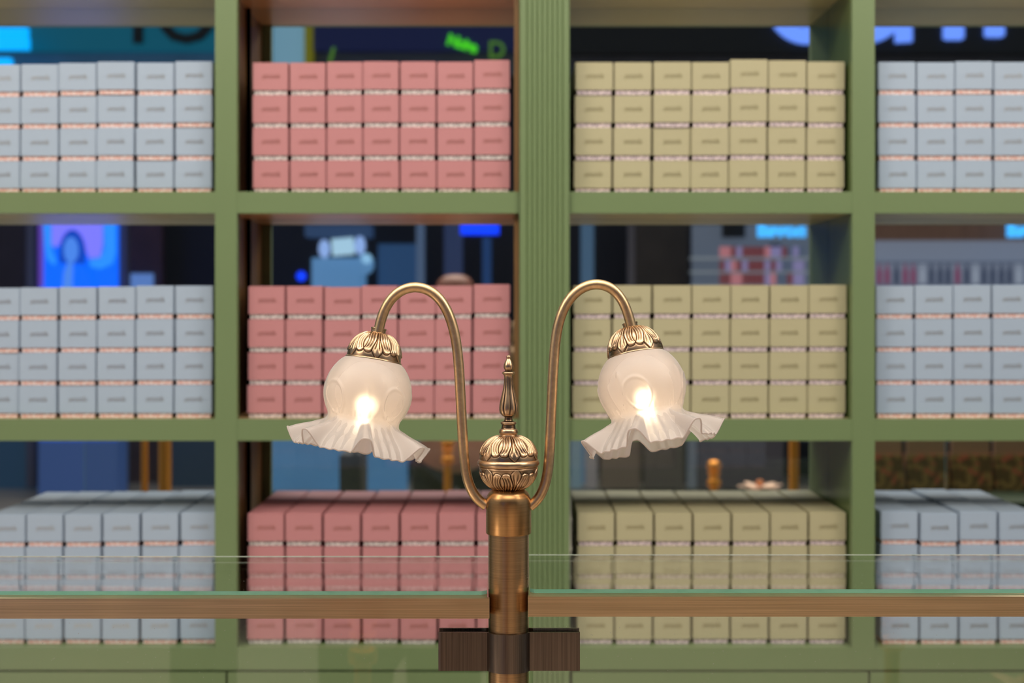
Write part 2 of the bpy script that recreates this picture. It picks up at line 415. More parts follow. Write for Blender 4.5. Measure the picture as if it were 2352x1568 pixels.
def sst(a, b, x):
    t = max(0, min(1, (x-a)/(b-a))); return t*t*(3-2*t)
def leaf_relief(th, v, units=6, phase=0.0):
    """acanthus relief: (height 0..1, patina 0..1); v = 0 at the pole, 1 at the rim"""
    u = ((th+phase)/(2*PI/units)) % 1.0 - 0.5           # 0 = pointed leaf, +-.5 = almond between two lobes
    au = abs(u); v = v*0.97
    wl = 0.070+0.125*sst(0.25, 0.74, v)
    if v > 0.74: wl *= max(0, 1-(v-0.74)/0.23)**0.8
    al = 0.085*max(0, math.sin(PI*min(1, max(0, (v-0.12)/0.54))))**0.7
    g = 0.030
    if au < wl:
        d = wl-au; q = au/max(wl, 1e-4)
        H = 0.85*sst(0, g, d)
        fade = sst(0.82, 0.60, v)
        H *= 1-0.75*fade*(math.exp(-((q-0.42)/0.13)**2))
        H += 0.15*fade*math.exp(-(q/0.2)**2)
        pat = 0.05+0.95*min(1, H*1.1)
    elif al > 0.01 and au > 0.5-al:
        q = (0.5-au)/al; H = 0.75*max(0, 1-q*q)**0.5; pat = 0.05+0.95*H
    else:
        w = 0.5-al-wl; sx = min(1, max(0, (au-wl)/w))
        vend = 0.66+0.13*math.sqrt(max(0, 1-(2*sx-1)**2))
        if v < vend:
            d = min(au-wl, (0.5-al-au)*0.9+(0.004 if al < 0.01 else 0), (vend-v)*0.8)
            H = 1.0*sst(-0.004, g*1.1, d)
            fade = sst(0.72, 0.56, v)
            H *= 1-0.75*fade*(math.exp(-((sx-0.36)/0.09)**2)+math.exp(-((sx-0.68)/0.09)**2))
            pat = 0.05+0.95*min(1, H*1.05)
        else:
            d = min(v-vend, (au-wl)*0.9)
            H = 0.05+0.10*sst(0.0, 0.08, d); pat = 0.08+0.62*sst(0.0, 0.055, d)
    k = sst(0.004, 0.04, v)
    return H*k, 0.25+(pat-0.25)*k
def dome(r_of, z_of, nv, amp, units=6, phase=0.0, nth=624):
    """leaf-covered dome; v 0 pole .. 1 rim"""
    prof = [(r_of(i/nv), z_of(i/nv)) for i in range(nv+1)]
    def fn(th, i, r, z):
        v = i/nv; v = 0.12*v+0.88*(1-math.cos(v*PI/2)); H, pat = leaf_relief(th, v, units, phase)
        i0, i1 = max(0, i-1), min(nv, i+1)
        tr, tz = prof[i1][0]-prof[i0][0], prof[i1][1]-prof[i0][1]
        L = math.hypot(tr, tz) or 1
        nr, nz = -tz/L, tr/L
        if nr < 0: nr, nz = -nr, -nz
        return (r+nr*amp*H, z+nz*amp*H, th, pat)
    bm, rings = lathe(prof, nth, fn, True)
    return bm, rings
# ornament ball
ball = bpy.data.objects.new('ornament_ball', None)
RB = 66*K
bm, rg = dome(lambda v: (19+47*math.sin(v*PI/2))*K, lambda v: zz(1002)-(52*K)*(1-math.cos(v*PI/2))**1.0, 120, 3.3*K, 6, PI/2-math.radians(12)+PI/6)
bm2, rg2 = dome(lambda v: (13+53*math.sin(v*PI/2)**0.92)*K, lambda v: zz(1124)+(54*K)*(1-math.cos(v*PI/2)), 120, 3.3*K, 6, PI/2+math.radians(14))
tmp = bpy.data.meshes.new('t'); bm2.to_mesh(tmp); bm.from_mesh(tmp); bm2.free()
# equator bead
bprof = []
for i in range(17):
    a = -PI/2+PI*i/16; bprof.append(((65+6.5*math.cos(a))*K, zz(1062)+8.5*K*math.sin(a)))
bm3, _ = lathe(bprof, 144, lambda th, i, r, z: (r, z, th, 0.9), True)
tmp2 = bpy.data.meshes.new('t2'); bm3.to_mesh(tmp2); bm.from_mesh(tmp2); bm3.free()
bprof = [((66+2.2*math.cos(a))*K, zz(1073)+2.2*K*math.sin(a)) for a in [-PI/2+PI*i/8 for i in range(9)]]
bm3, _ = lathe(bprof, 144, lambda th, i, r, z: (r, z, th, 0.8), True)
tmp2 = bpy.data.meshes.new('t3'); bm3.to_mesh(tmp2); bm.from_mesh(tmp2); bm3.free()
bpy.data.objects.remove(ball)
lpart('ornament_ball', finish(bm, 'ornament_ball', True), BR_ORN)
# finial
fp = [(19, 1004), (19.5, 1000), (19, 998), (20, 996.5), (21.5, 993), (21.5, 989), (20, 985.5), (17, 983.5), (16, 979), (15.5, 975), (17.5, 973.5), (18, 971), (17.5, 969), (13, 967),
      (10, 965), (9, 960), (9.5, 957), (14, 954.5), (18, 950), (20.5, 943), (21, 936), (20, 927), (17.5, 915), (14.5, 902), (12, 890), (10.5, 878), (10, 868), (10.5, 862), (12.5, 859.5), (14.5, 857.5),
      (14.5, 855), (12, 853), (8.5, 852), (7.5, 850.5), (9.5, 848), (11, 844), (11.2, 840), (10, 835), (7.5, 829), (5.2, 825), (4.5, 823), (5.2, 820.5), (5, 818), (3, 816), (0.3, 815)]
P3 = catmull([Vector((r, 0, y)) for r, y in fp], 4)
prof = [(max(0.2, p.x)*K, zz(p.z)) for p in P3]
def finf(th, i, r, z):
    y = P3[i].z; m = sst(862, 872, y)*sst(957, 948, y)
    c = abs(math.cos(4*(th+0.2)))
    k = 1+0.13*m*(c**0.5-0.75)
    pat = 1-0.85*m*sst(0.45, 0.1, c)-0.35*m*(0.5+0.5*math.sin(9*th+y*0.07))*sst(900, 870, y)
    if 954 < y < 968 or 848 < y < 853.5 or 973.5 < y < 984: pat = 0.3
    return (r*k, z, th, max(0, pat*0.9))
bm, rg = lathe(prof, 128, finf, True); lpart('finial', finish(bm, 'finial', True), BR_ORN)

# arms with their shades
def wp(x, y): return Vector((px(x, y, PL).x-pcx, 0, zz(y)))
LEFT = [(1117, 1161), (1098, 1151), (1081, 1129), (1070.5, 1098), (1066, 1060), (1063.5, 1015), (1061, 970), (1058, 915), (1055.5, 860), (1052.5, 810), (1046, 765), (1036, 727), (1019, 692), (997, 669), (970, 657), (944, 656), (919, 665), (898, 682), (883, 706), (874, 734), (868, 766)]
RIGHT = [(1217, 1163), (1232, 1154), (1248, 1132), (1258, 1098), (1261.5, 1060), (1263.5, 1015), (1265.5, 960), (1268, 905), (1270.5, 850), (1273.5, 800), (1278, 757), (1287, 718), (1304, 686), (1328, 662), (1354, 650.5), (1380, 649.5), (1404, 658), (1423, 675), (1437, 700), (1445, 727), (1451, 754)]
BR_CAP = BR_ORN
def shade_mesh(seed, phase, motif_phase):
    prof0 = [(60, 0), (66, 3), (76, 12), (86, 26), (94, 42), (98.5, 58), (100, 74), (99, 90), (95, 106), (89, 120), (84, 131), (82.5, 138), (84, 145), (90, 152), (100, 159), (113, 168), (129, 177), (144, 187), (157, 198)]
    P = catmull([Vector((r, 0, s)) for r, s in prof0], 6)
    neck = next(i for i, p in enumerate(P) if p.z >= 138)
    n = 480; rnd = random.Random(seed)
    jit = [rnd.uniform(-1, 1) for _ in range(8)]
    def fn(th, i, r, z):
        s = P[i].z; rr = P[i].x
        a = th+phase
        k8 = a*7/(2*PI); cell = int(math.floor(k8)) % 7; fr = k8-math.floor(k8)
        # fr .12-.88 = petal (hangs down), rest = fold (rises)
        pet = sst(0.02, 0.17, fr)*sst(0.98, 0.83, fr)
        if i > neck:
            v = (i-neck)/(len(P)-1-neck)
            g = pet*2-1
            s += (17*g+3*jit[cell]*pet+4*math.sin(fr*PI)*0)*v**1.6
            rr += (-12*g+2.5*jit[(cell+3) % 8]*pet)*v**1.5
            s += 1.2*v**1.1*pet*math.sin(fr*2*PI*4+cell)*sst(0.12, 0.3, v)
            rr += 1.6*v*pet*math.cos(fr*2*PI*4.5+cell)*sst(0.12, 0.3, v)
            th = th+0.055*v**2*math.sin(2*PI*fr)*1.0
        else:
            # moulded scrolls on the bowl: oval ring with a raised centre and a long curled drop
            m5 = (th+motif_phase)*4/(2*PI); f5 = (m5-math.floor(m5))-0.5
            ax = f5*2*PI/4*98
            q = math.hypot((ax-16-0.10*(s-98))/30, (s-98)/36)
            d = 2.6*math.exp(-((q-1)/0.11)**2)+2.8*(max(0, 1-q*q))*0.55
            # curled drop
            px_ = -12-0.010*(s-62)**2*0.35+0.18*(s-62)
            if 40 < s < 132:
                wv = 9*math.sin((s-40)/92*PI)**0.7+1
                d += 2.4*math.exp(-((ax-px_+8)/wv)**2)*sst(40, 52, s)*sst(132, 118, s)
            px2 = -52+0.22*(s-90)
            if 60 < s < 134:
                wv = 6
                d += 2.2*math.exp(-((ax-px2)/wv)**2)*sst(60, 76, s)*sst(134, 120, s)
            if s > 118:
                d += 0.6*math.sin(ax*0.4)*sst(118, 128, s)*sst(138, 133, s)
            rr += d*0.75
        return (rr*K, -s*K, th)
    bm, rings = lathe([(p.x, -p.z) for p in P], n, fn)
    me = finish(bm, 'glass_shade', True)
    b2 = bmesh.new(); last = [v.co.copy() for v in me.vertices[-n:]]
    rr = 0.00085; rg2 = []
    for k in range(n):
        d = (last[(k+1) % n]-last[k-1]).normalized(); u = d.cross(Vector((0, 0, 1))).normalized(); w = u.cross(d)
        rg2.append([b2.verts.new(last[k]+rr*(math.cos(2*PI*j/8)*u+math.sin(2*PI*j/8)*w)) for j in range(8)])
    for k in range(n):
        for j in range(8): b2.faces.new((rg2[k][j], rg2[(k+1) % n][j], rg2[(k+1) % n][(j+1) % 8], rg2[k][(j+1) % 8]))
    b2.from_mesh(me); return finish(b2, 'glass_shade', True)
def cap_mesh(phase):
    nv = 110
    bm, rg = dome(lambda v: (16+46*math.sin(v*PI/2)**0.95)*K, lambda v: (-60*(1-math.cos(v*PI/2))+60)*K, nv, 3.5*K, 6, phase, 528)
    pr = [((61.5+3.8*math.cos(a))*K, (-1.5+3.6*math.sin(a))*K) for a in [-PI*0.75+PI*1.35*i/12 for i in range(13)]]
    b3, _ = lathe(pr, 128, lambda th, i, r, z: (r, z, th, 0.9), True)
    t = bpy.data.meshes.new('t'); b3.to_mesh(t); bm.from_mesh(t); b3.free()
    pr = [(16, 57), (19.5, 59), (20, 61.5), (18.5, 63), (17, 63.5), (17, 70.5), (18.2, 71.5), (18.2, 73), (17, 74), (11.8, 74.2), (11.5, 70)]
    b3, _ = lathe([(r*K, z*K) for r, z in pr], 64, lambda th, i, r, z: (r, z, th, 1.0), True)
    t = bpy.data.meshes.new('t'); b3.to_mesh(t); bm.from_mesh(t); b3.free()
    return finish(bm, 'shade_cap', True)
def bulb_mesh():
    pr = [(0.5, 0), (10, 2), (17, 7), (22, 15), (24, 25), (22.5, 35), (17, 43), (10, 48), (0.5, 49)]
    bm, rg = lathe([(r*K, z*K) for r, z in pr], 32); return finish(bm, 'bulb', True)
SOCK = mat('lamp_socket', srgb(225, 215, 195), 0.5)
for side, path, rim, roll, back, ph, mph in (('left', LEFT, (858, 826), 9.0, 6.5, 0.50, 0.15), ('right', RIGHT, (1460, 813), -9.8, 10.5, 0.07, 1.15)):
    arm = lpart('arm', finish(tube(catmull([wp(*p) for p in path], 6), 11.8*K), 'arm', True), BR_ARM)
    arm['label'] = '%s curved brass arm' % side
    # screw boss where the arm enters the collar
    e = bpy.data.objects.new('x', None)
    M = Matrix.Translation(wp(*rim)) @ Matrix.Rotation(math.radians(roll), 4, 'Y') @ Matrix.Rotation(math.radians(-back), 4, 'X')
    bpy.data.objects.remove(e)
    cap = lpart('shade_cap', cap_mesh(PI/2+(0.0 if side == 'right' else 0.35)), BR_CAP, arm); cap.matrix_local = M
    sh = lpart('glass_shade', shade_mesh(4 if side == 'left' else 11, ph, mph), FROST, arm); sh.matrix_local = M
    bl = lpart('bulb', bulb_mesh(), BULB, arm); bl.matrix_local = M @ Matrix.Translation((0, -0.004, -140*K))
    bm, rg = lathe([(11*K, 0), (12*K, -2*K), (12*K, -94*K), (10*K, -96*K)], 32); caps(bm, rg)
    so = lpart('lamp_holder', finish(bm, 'lamp_holder', True), SOCK, arm); so.matrix_local = M @ Matrix.Translation((0, -0.002, 2*K))
# clamp bracket
def clamp(yc, sgn, name):
    tck = 0.0026; xo = 0.0
    fl = 0.008*sgn
    Lx, Rx = px(1007, 0, 1.337).x-pcx, px(1332, 0, 1.337).x-pcx
    rin = 0.0196; rout = rin+tck
    a0 = math.asin(0.008/rin)
    outer = [(Lx, -fl-0.0)]
    pin, pout = [], []
    for i in range(33):
        a = PI-a0*0.9-(PI-2*a0*0.9)*i/32
        pout.append((rout*math.cos(a), -sgn*rout*math.sin(a))); pin.append((rin*math.cos(a), -sgn*rin*math.sin(a)))
    fo, fi = -sgn*(0.0082+tck-0.0012), -sgn*0.0070
    pts = [(Lx+0.002, fo), ] + [(-0.0245, fo)] + pout[1:-1] + [(0.0245, fo), (Rx-0.002, fo), (Rx, fo*0.96), (Rx, fi), (0.0232, fi)] + list(reversed(pin[1:-1])) + [(-0.0232, fi), (Lx, fi), (Lx, fo*0.96)]
    bm = bmesh.new(); prism_z(bm, pts, zz(1540.5, 1.335), zz(1452, 1.335))
    me = finish(bm, name, False, 0.0004)
    return lpart(name, me, BR_CLAMP)
clamp(PL, 1, 'clamp_plate'); clamp(PL, -1, 'clamp_plate')

# ================================================================= GLASS SCREENS WITH BRASS RAILS
YF, YG = 1.317, 1.333
ztop_rail = ZC-(1374-HY)/F*YF
hrail = 0.0185
for side in (-1, 1):
    xe = px(1124 if side < 0 else 1212.5, 0, YF).x
    xf = -1.25 if side < 0 else 1.25
    dz = -0.0002 if side < 0 else 0.0016
    g = thing('glass_screen', (xe, YF, 0), 'clear glass screen with %s brushed brass rail, %s of the lamp post' % ('warm' if side < 0 else 'darker', 'left' if side < 0 else 'right'), 'glass screen')
    def gl(name, me, m):
        o = link(name, me, m, g); o.matrix_parent_inverse = Matrix.Translation((-xe, -YF, 0)); return o
    zt = ztop_rail+dz; zb = zt-hrail
    xn = pcx+side*(R0+0.0008)
    bm = bmesh.new(); prism_z(bm, [(xf, YF), (xe, YF), (xe, 1.3235), (xn, 1.3235), (xn, 1.344), (xf, 1.344)], zb, zt)
    gl('rail', finish(bm, 'rail', False, 0.0005), BR_RAIL)
    gt = 0.0038
    xa = px(1124.5 if side < 0 else 1214, 0, 1.34).x if False else pcx+side*(R0+0.0012)
    xc = px(1106 if side < 0 else 1228, 0, YG).x
    yb = 0.0
    bm = bmesh.new(); prism_z(bm, [(xf, YG), (xc, YG), (xa, YG+0.004), (xa, 1.518), (xf, 1.518)], zt+0.0002, zt+gt)
    bm.normal_update()
    me = finish(bm, 'top_plate'); me.materials.append(GLASS); me.materials.append(GLASS_EDGE)
    for p in me.polygons: p.material_index = 0 if (abs(p.normal.z) > 0.5 or p.normal.y > 0.5) else 1
    gl('top_plate', me, None)
    bm = bmesh.new(); addbox(bm, min(xf, xa), max(xf, xa), 1.5181, 1.5189, zt+gt-0.0011, zt+gt); gl('edge_highlight', finish(bm, 'edge_highlight'), mat('edge_highlight_%d' % side, srgb(190, 200, 190), 0.3))  # pale strip painted in as the bright highlight along the back edge
    xg = px(1117 if side < 0 else 1224, 0, 1.341).x
    bm = bmesh.new(); addbox(bm, min(xf, xg), max(xf, xg), 1.3392, 1.3438, 0.012, zb-0.0002)
    me = finish(bm, 'front_pane'); me.materials.append(GLASS); me.materials.append(GLASS_EDGE)
    for p in me.polygons: p.material_index = 0 if abs(p.normal.y) > 0.5 else 1
    gl('front_pane', me, None)
    bm = bmesh.new(); addbox(bm, min(xf, xg), max(xf, xg), 1.33, 1.352, 0.0, 0.012)
    gl('floor_channel', finish(bm, 'floor_channel'), BR_RAIL)

# ================================================================= THE MALL BEHIND THE CAMERA (seen in the mirror backs)
def mbox(name, x0, x1, y0, y1, L, dep, m, parent=None, bevel=0.0):
    a, b = mp(x0, y1, L), mp(x1, y0, L)
    bm = bmesh.new(); addbox(bm, a.x, b.x, a.y-dep, a.y, a.z, b.z)
    o = link(name, finish(bm, name, False, bevel), m)
    if parent: o.parent = parent; o.matrix_parent_inverse = parent.matrix_world.inverted() if False else Matrix.Translation(-parent.location)
    return o
def mthing(name, x, y, L, label, cat, group=None):
    return thing(name, mp(x, y, L), label, cat, group)
LW = 2*MIR+6.9
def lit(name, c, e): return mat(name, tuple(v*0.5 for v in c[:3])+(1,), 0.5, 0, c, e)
TEAL = lit('teal_sign_face', srgb(0, 96, 118), 0.55); NAVY = lit('navy_sign_face', srgb(14, 22, 66), 0.5)
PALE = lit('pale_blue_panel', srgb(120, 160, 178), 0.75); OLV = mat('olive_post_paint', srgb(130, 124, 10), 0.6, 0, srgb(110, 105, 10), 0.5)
BLACK = mat('black_board', srgb(8, 8, 10), 0.6); GREYW = mat('grey_fascia', srgb(70, 78, 92), 0.6, noise=(4, 0.4, (1, 1, 3)))
CYAN = glow('cyan_led', srgb(0, 170, 255), 1.5); BLUEL = glow('blue_led', srgb(110, 150, 255), 1.3); BLUEE = glow('blue_led_rim', srgb(0, 110, 255), 1.3)
GRN = glow('green_neon', srgb(70, 200, 30), 1.2); GRN2 = glow('green_neon_dim', srgb(90, 140, 40), 0.8)
WHT = glow('white_blue_lightbox', srgb(170, 205, 225), 1.1); DBLU = glow('deep_blue_neon', srgb(0, 60, 255), 1.6)
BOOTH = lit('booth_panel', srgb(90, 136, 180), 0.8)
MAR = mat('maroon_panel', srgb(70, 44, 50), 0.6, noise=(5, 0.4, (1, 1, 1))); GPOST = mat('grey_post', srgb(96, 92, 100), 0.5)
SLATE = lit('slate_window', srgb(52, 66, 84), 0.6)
# -- upper strip
t = mthing('fascia_sign', 260, 118, 11.6, 'teal shop fascia sign with dark lettering, mirrored above the far left boxes', 'sign')
mbox('sign_face', -80, 606, -70, 116, 11.6, 0.10, TEAL, t); 
w_ = text_mesh('IO', 0.62, 0.012, 1.2, mirror=False, bold=0.01); o = link('lettering', w_, BLACK, t); o.location = mp(398, 44, 11.585)-t.location
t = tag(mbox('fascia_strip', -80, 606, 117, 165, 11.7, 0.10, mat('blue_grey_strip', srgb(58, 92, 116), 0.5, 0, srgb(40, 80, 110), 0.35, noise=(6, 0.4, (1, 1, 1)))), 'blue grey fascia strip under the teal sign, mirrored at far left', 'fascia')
t = mthing('led_sign', 20, 110, 11.3, 'bright cyan light sign at the left edge, mirrored over the far left boxes', 'sign')
mbox('light_bar', -60, 60, 62, 80, 11.3, 0.08, CYAN, t, 0.02); mbox('light_bar', -60, 62, 84, 112, 11.3, 0.08, CYAN, t, 0.03); mbox('light_bar', -60, 22, 132, 150, 11.3, 0.08, CYAN, t, 0.02)
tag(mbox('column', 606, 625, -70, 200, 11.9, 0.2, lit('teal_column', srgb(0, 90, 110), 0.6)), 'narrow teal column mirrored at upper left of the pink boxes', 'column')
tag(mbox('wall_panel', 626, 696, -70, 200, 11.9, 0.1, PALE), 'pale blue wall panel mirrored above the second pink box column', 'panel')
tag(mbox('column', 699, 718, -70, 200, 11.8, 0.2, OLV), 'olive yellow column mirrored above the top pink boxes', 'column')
t = mthing('billboard', 950, 112, 11.8, 'dark navy billboard with green neon word, mirrored above the top pink boxes', 'billboard')
mbox('board', 720, 1190, -70, 115, 11.8, 0.1, NAVY, t)
w_ = text_mesh('Noise', 0.12, 0.01, 0.85, bold=0.007); o = link('neon_word', w_, GRN, t); o.location = mp(1062, 101, 11.78)-t.location; o.rotation_euler = (0, math.radians(17), 0)
w_ = text_mesh('D', 0.20, 0.008, 1, bold=0.001); o = link('neon_letter', w_, GRN2, t); o.location = mp(1141, 116, 11.78)-t.location
w_ = text_mesh('/', 0.16, 0.008, 1, bold=0.006); o = link('neon_stroke', w_, GRN2, t); o.location = mp(762, 128, 11.78)-t.location
tag(mbox('fascia_strip', 720, 1190, 116, 170, 11.9, 0.1, GREYW), 'grey lettered fascia strip under the navy billboard', 'fascia')
t = mthing('channel_letter_sign', 2050, 60, 11.5, 'black fascia with glowing blue channel letters, mirrored above olive and right blue boxes', 'sign')
mbox('board', 1290, 2500, -70, 122, 11.6, 0.1, BLACK, t)
def letter(fn_pts, m, L=11.56, dep=0.05):
    bm = bmesh.new(); P = [mp(x, y, L) for x, y in fn_pts]
    yy = P[0].y; prism_y(bm, [(p.x, p.z) for p in P], yy-dep, yy)
    o = link('channel_letter', finish(bm, 'channel_letter'), m, t); o.matrix_parent_inverse = Matrix.Translation(-t.location); return o
def arc(cx, cy, r0, r1, a0, a1, n=20):
    o = [(cx+r1*math.cos(math.radians(a0+(a1-a0)*i/n)), cy+r1*math.sin(math.radians(a0+(a1-a0)*i/n))) for i in range(n+1)]
    return o+[(cx+r0*math.cos(math.radians(a0+(a1-a0)*i/n)), cy+r0*math.sin(math.radians(a0+(a1-a0)*i/n))) for i in range(n, -1, -1)]
for pts_ in (arc(1856, 6, 58, 94, 62, 178), [(1850, 20), (1858, 20), (1858, 100), (1850, 98)], arc(1990, 0, 40, 98, 28, 82), [(2058, 0), (2096, 0), (2096, 95), (2058, 97)], [(2169, 0), (2215, 0), (2215, 86), (2210, 90), (2174, 90), (2169, 86)], [(2264, 0), (2308, 0), (2308, 80), (2303, 84), (2268, 84), (2264, 80)]):
    letter(pts_, BLUEL)
tag(mbox('fascia_strip', 1290, 2500, 124, 170, 11.7, 0.1, mat('charcoal_strip', srgb(62, 62, 70), 0.6, noise=(5, 0.5, (1, 1, 1)))), 'charcoal fascia strip under the blue channel letters', 'fascia')
# -- middle strip, left
t = mthing('video_screen', 178, 760, 10.8, 'tall bright blue video screen showing a person portrait, mirrored at far left', 'screen')
SC = [glow('screen_blue', srgb(0, 100, 255), 1.35), glow('screen_violet', srgb(128, 122, 255), 1.25), glow('screen_azure', srgb(40, 140, 255), 1.3), glow('screen_face', srgb(80, 140, 240), 1.1), glow('screen_hair', srgb(0, 72, 200), 1.0), glow('screen_plum', srgb(110, 70, 190), 0.9)]
mbox('screen_panel', 88, 268, 440, 1010, 10.8, 0.06, SC[0], t)
def shape(name, pts_, m, L):
    bm = bmesh.new(); P = [mp(x, y, L) for x, y in pts_]
    prism_y(bm, [(p.x, p.z) for p in P], P[0].y-0.004, P[0].y)
    o = link(name, finish(bm, name), m, t); o.matrix_parent_inverse = Matrix.Translation(-t.location); return o
def ell(cx, cy, a, b, n=28): return [(cx+a*math.cos(2*PI*i/n), cy+b*math.sin(2*PI*i/n)) for i in range(n)]
shape('picture_border', [(88, 440), (100, 440), (100, 660), (88, 660)], SC[5], 10.79)
shape('picture_glow', [(98, 505)] + [(102, 560), (108, 595), (124, 610), (130, 600), (118, 570), (116, 505)], SC[2], 10.79)
shape('picture_backdrop', [(118, 440), (236, 440), (236, 560), (230, 590), (205, 594), (190, 560), (140, 560), (124, 568), (118, 560)], SC[1], 10.785)
shape('picture_glow', [(236, 440), (266, 440), (266, 580), (258, 606), (230, 618), (206, 612), (206, 596), (230, 592), (240, 570)], SC[2], 10.785)
shape('picture_hair', ell(166, 585, 31, 58), SC[4], 10.775)
shape('picture_coat', [(100, 700), (104, 620), (134, 604), (190, 606), (212, 640), (214, 700)], SC[0], 10.77)
shape('picture_face', ell(163, 574, 17, 30), SC[3], 10.765)
shape('picture_hand', [(140, 700), (146, 625), (156, 600), (168, 606), (166, 650), (170, 700)], SC[3], 10.762)
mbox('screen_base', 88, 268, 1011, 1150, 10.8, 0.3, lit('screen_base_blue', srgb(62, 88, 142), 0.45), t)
tag(mbox('column', 60, 78, 400, 1120, 11.5, 0.1, GPOST), 'grey brown column left of the blue video screen', 'column')
tag(mbox('column', 272, 290, 400, 1120, 11.5, 0.1, GPOST), 'grey brown column right of the blue video screen', 'column')
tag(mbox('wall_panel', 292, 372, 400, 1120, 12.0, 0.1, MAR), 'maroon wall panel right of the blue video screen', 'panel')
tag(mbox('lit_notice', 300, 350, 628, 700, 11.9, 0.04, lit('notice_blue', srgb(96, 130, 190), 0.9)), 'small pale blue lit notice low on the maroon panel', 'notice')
tag(mbox('wall_panel', -120, 58, 400, 1120, 12.0, 0.1, mat('plum_panel', srgb(52, 40, 54), 0.6, noise=(4, 0.5, (1, 1, 1)))), 'dark plum wall panel left of the blue video screen', 'panel')
# -- middle strip, pink bay
t = mthing('lightbox_sign', 786, 592, 11.0, 'white light box sign with oval ends, hanging mirrored above the middle pink boxes', 'sign')
bm = bmesh.new(); w2, h2, d2 = 0.17, 0.065, 0.05; addbox(bm, -w2/2, w2/2, -d2, 0, -h2, h2); o = link('light_box', finish(bm, 'light_box', False, 0.01), WHT, t); o.location = mp(787, 566, 11.0)-t.location; o.rotation_euler = (0, math.radians(-5), 0)
for xx, yy, a_, b_ in ((744, 571, 12, 21), (826, 563, 12, 21)):
    bm = bmesh.new(); P = [mp(x, y, 11.0) for x, y in ell(xx, yy, a_, b_)]; prism_y(bm, [(p.x, p.z) for p in P], P[0].y-0.05, P[0].y)
    o = link('oval_lamp', finish(bm, 'oval_lamp'), glow('oval_lamp_glow', srgb(150, 180, 235), 1.05), t); o.matrix_parent_inverse = Matrix.Translation(-t.location)
t = mthing('promo_booth', 785, 800, 11.2, 'pale blue lit promotion booth below the white light box sign', 'booth')
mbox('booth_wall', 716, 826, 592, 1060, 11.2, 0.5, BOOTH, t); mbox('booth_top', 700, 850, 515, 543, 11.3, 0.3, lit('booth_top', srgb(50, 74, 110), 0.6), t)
bm = bmesh.new(); P = [mp(x, y, 11.1) for x, y in ell(838, 606, 20, 24)]; prism_y(bm, [(p.x, p.z) for p in P], P[0].y-0.05, P[0].y); o = link('booth_globe', finish(bm, 'booth_globe'), BOOTH, t); o.matrix_parent_inverse = Matrix.Translation(-t.location)
def orb(x, y, r, L, m, label):
    bm = bmesh.new(); bmesh.ops.create_uvsphere(bm, u_segments=20, v_segments=12, radius=r*L/F); me = finish(bm, 'globe_light', True)
    o = link('globe_light', me, m); o.location = mp(x, y, L); return tag(o, label, 'light')
orb(842, 594, 12, 11.0, glow('globe_pale', srgb(150, 200, 235), 1.0), 'pale round light at the right shoulder of the blue booth')
orb(692, 634, 11, 11.0, DBLU, 'small deep blue round light left of the booth')
tag(mbox('blue_light_panel', 1058, 1146, 500, 538, 11.0, 0.05, DBLU), 'vivid blue light panel mirrored at upper right above middle pink boxes', 'light panel')
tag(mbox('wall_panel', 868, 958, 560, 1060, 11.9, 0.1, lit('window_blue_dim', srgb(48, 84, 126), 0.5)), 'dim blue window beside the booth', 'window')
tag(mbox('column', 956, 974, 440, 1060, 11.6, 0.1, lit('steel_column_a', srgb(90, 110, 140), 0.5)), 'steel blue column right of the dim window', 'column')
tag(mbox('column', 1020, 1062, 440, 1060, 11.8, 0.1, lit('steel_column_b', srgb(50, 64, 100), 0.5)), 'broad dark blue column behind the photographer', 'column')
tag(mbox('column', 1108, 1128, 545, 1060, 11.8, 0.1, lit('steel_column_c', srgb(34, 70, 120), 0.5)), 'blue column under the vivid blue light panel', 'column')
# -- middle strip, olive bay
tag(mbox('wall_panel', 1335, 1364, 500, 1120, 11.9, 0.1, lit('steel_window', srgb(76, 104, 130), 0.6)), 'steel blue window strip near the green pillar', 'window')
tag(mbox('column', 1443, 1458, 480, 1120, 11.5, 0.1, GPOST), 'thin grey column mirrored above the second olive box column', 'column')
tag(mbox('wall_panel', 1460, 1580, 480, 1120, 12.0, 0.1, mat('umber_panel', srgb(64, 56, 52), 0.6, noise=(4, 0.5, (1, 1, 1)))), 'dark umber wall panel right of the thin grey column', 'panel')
t = mthing('cosmetics_shelf', 1765, 900, 11.4, 'shop shelves with rows of red and pink packets under a glowing blue word', 'shelf')
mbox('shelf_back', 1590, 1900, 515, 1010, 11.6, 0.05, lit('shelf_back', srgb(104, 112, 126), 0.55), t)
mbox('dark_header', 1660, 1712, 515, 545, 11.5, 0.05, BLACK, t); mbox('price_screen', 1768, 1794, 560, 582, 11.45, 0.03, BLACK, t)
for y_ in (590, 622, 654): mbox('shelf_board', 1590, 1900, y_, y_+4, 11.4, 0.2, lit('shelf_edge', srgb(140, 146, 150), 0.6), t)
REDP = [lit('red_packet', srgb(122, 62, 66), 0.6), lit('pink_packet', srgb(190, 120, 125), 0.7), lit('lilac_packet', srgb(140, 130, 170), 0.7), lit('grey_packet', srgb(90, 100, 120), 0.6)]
rnd = random.Random(5); pk = None; cnt = 0
PKL = ['red', 'pink', 'lilac', 'grey']
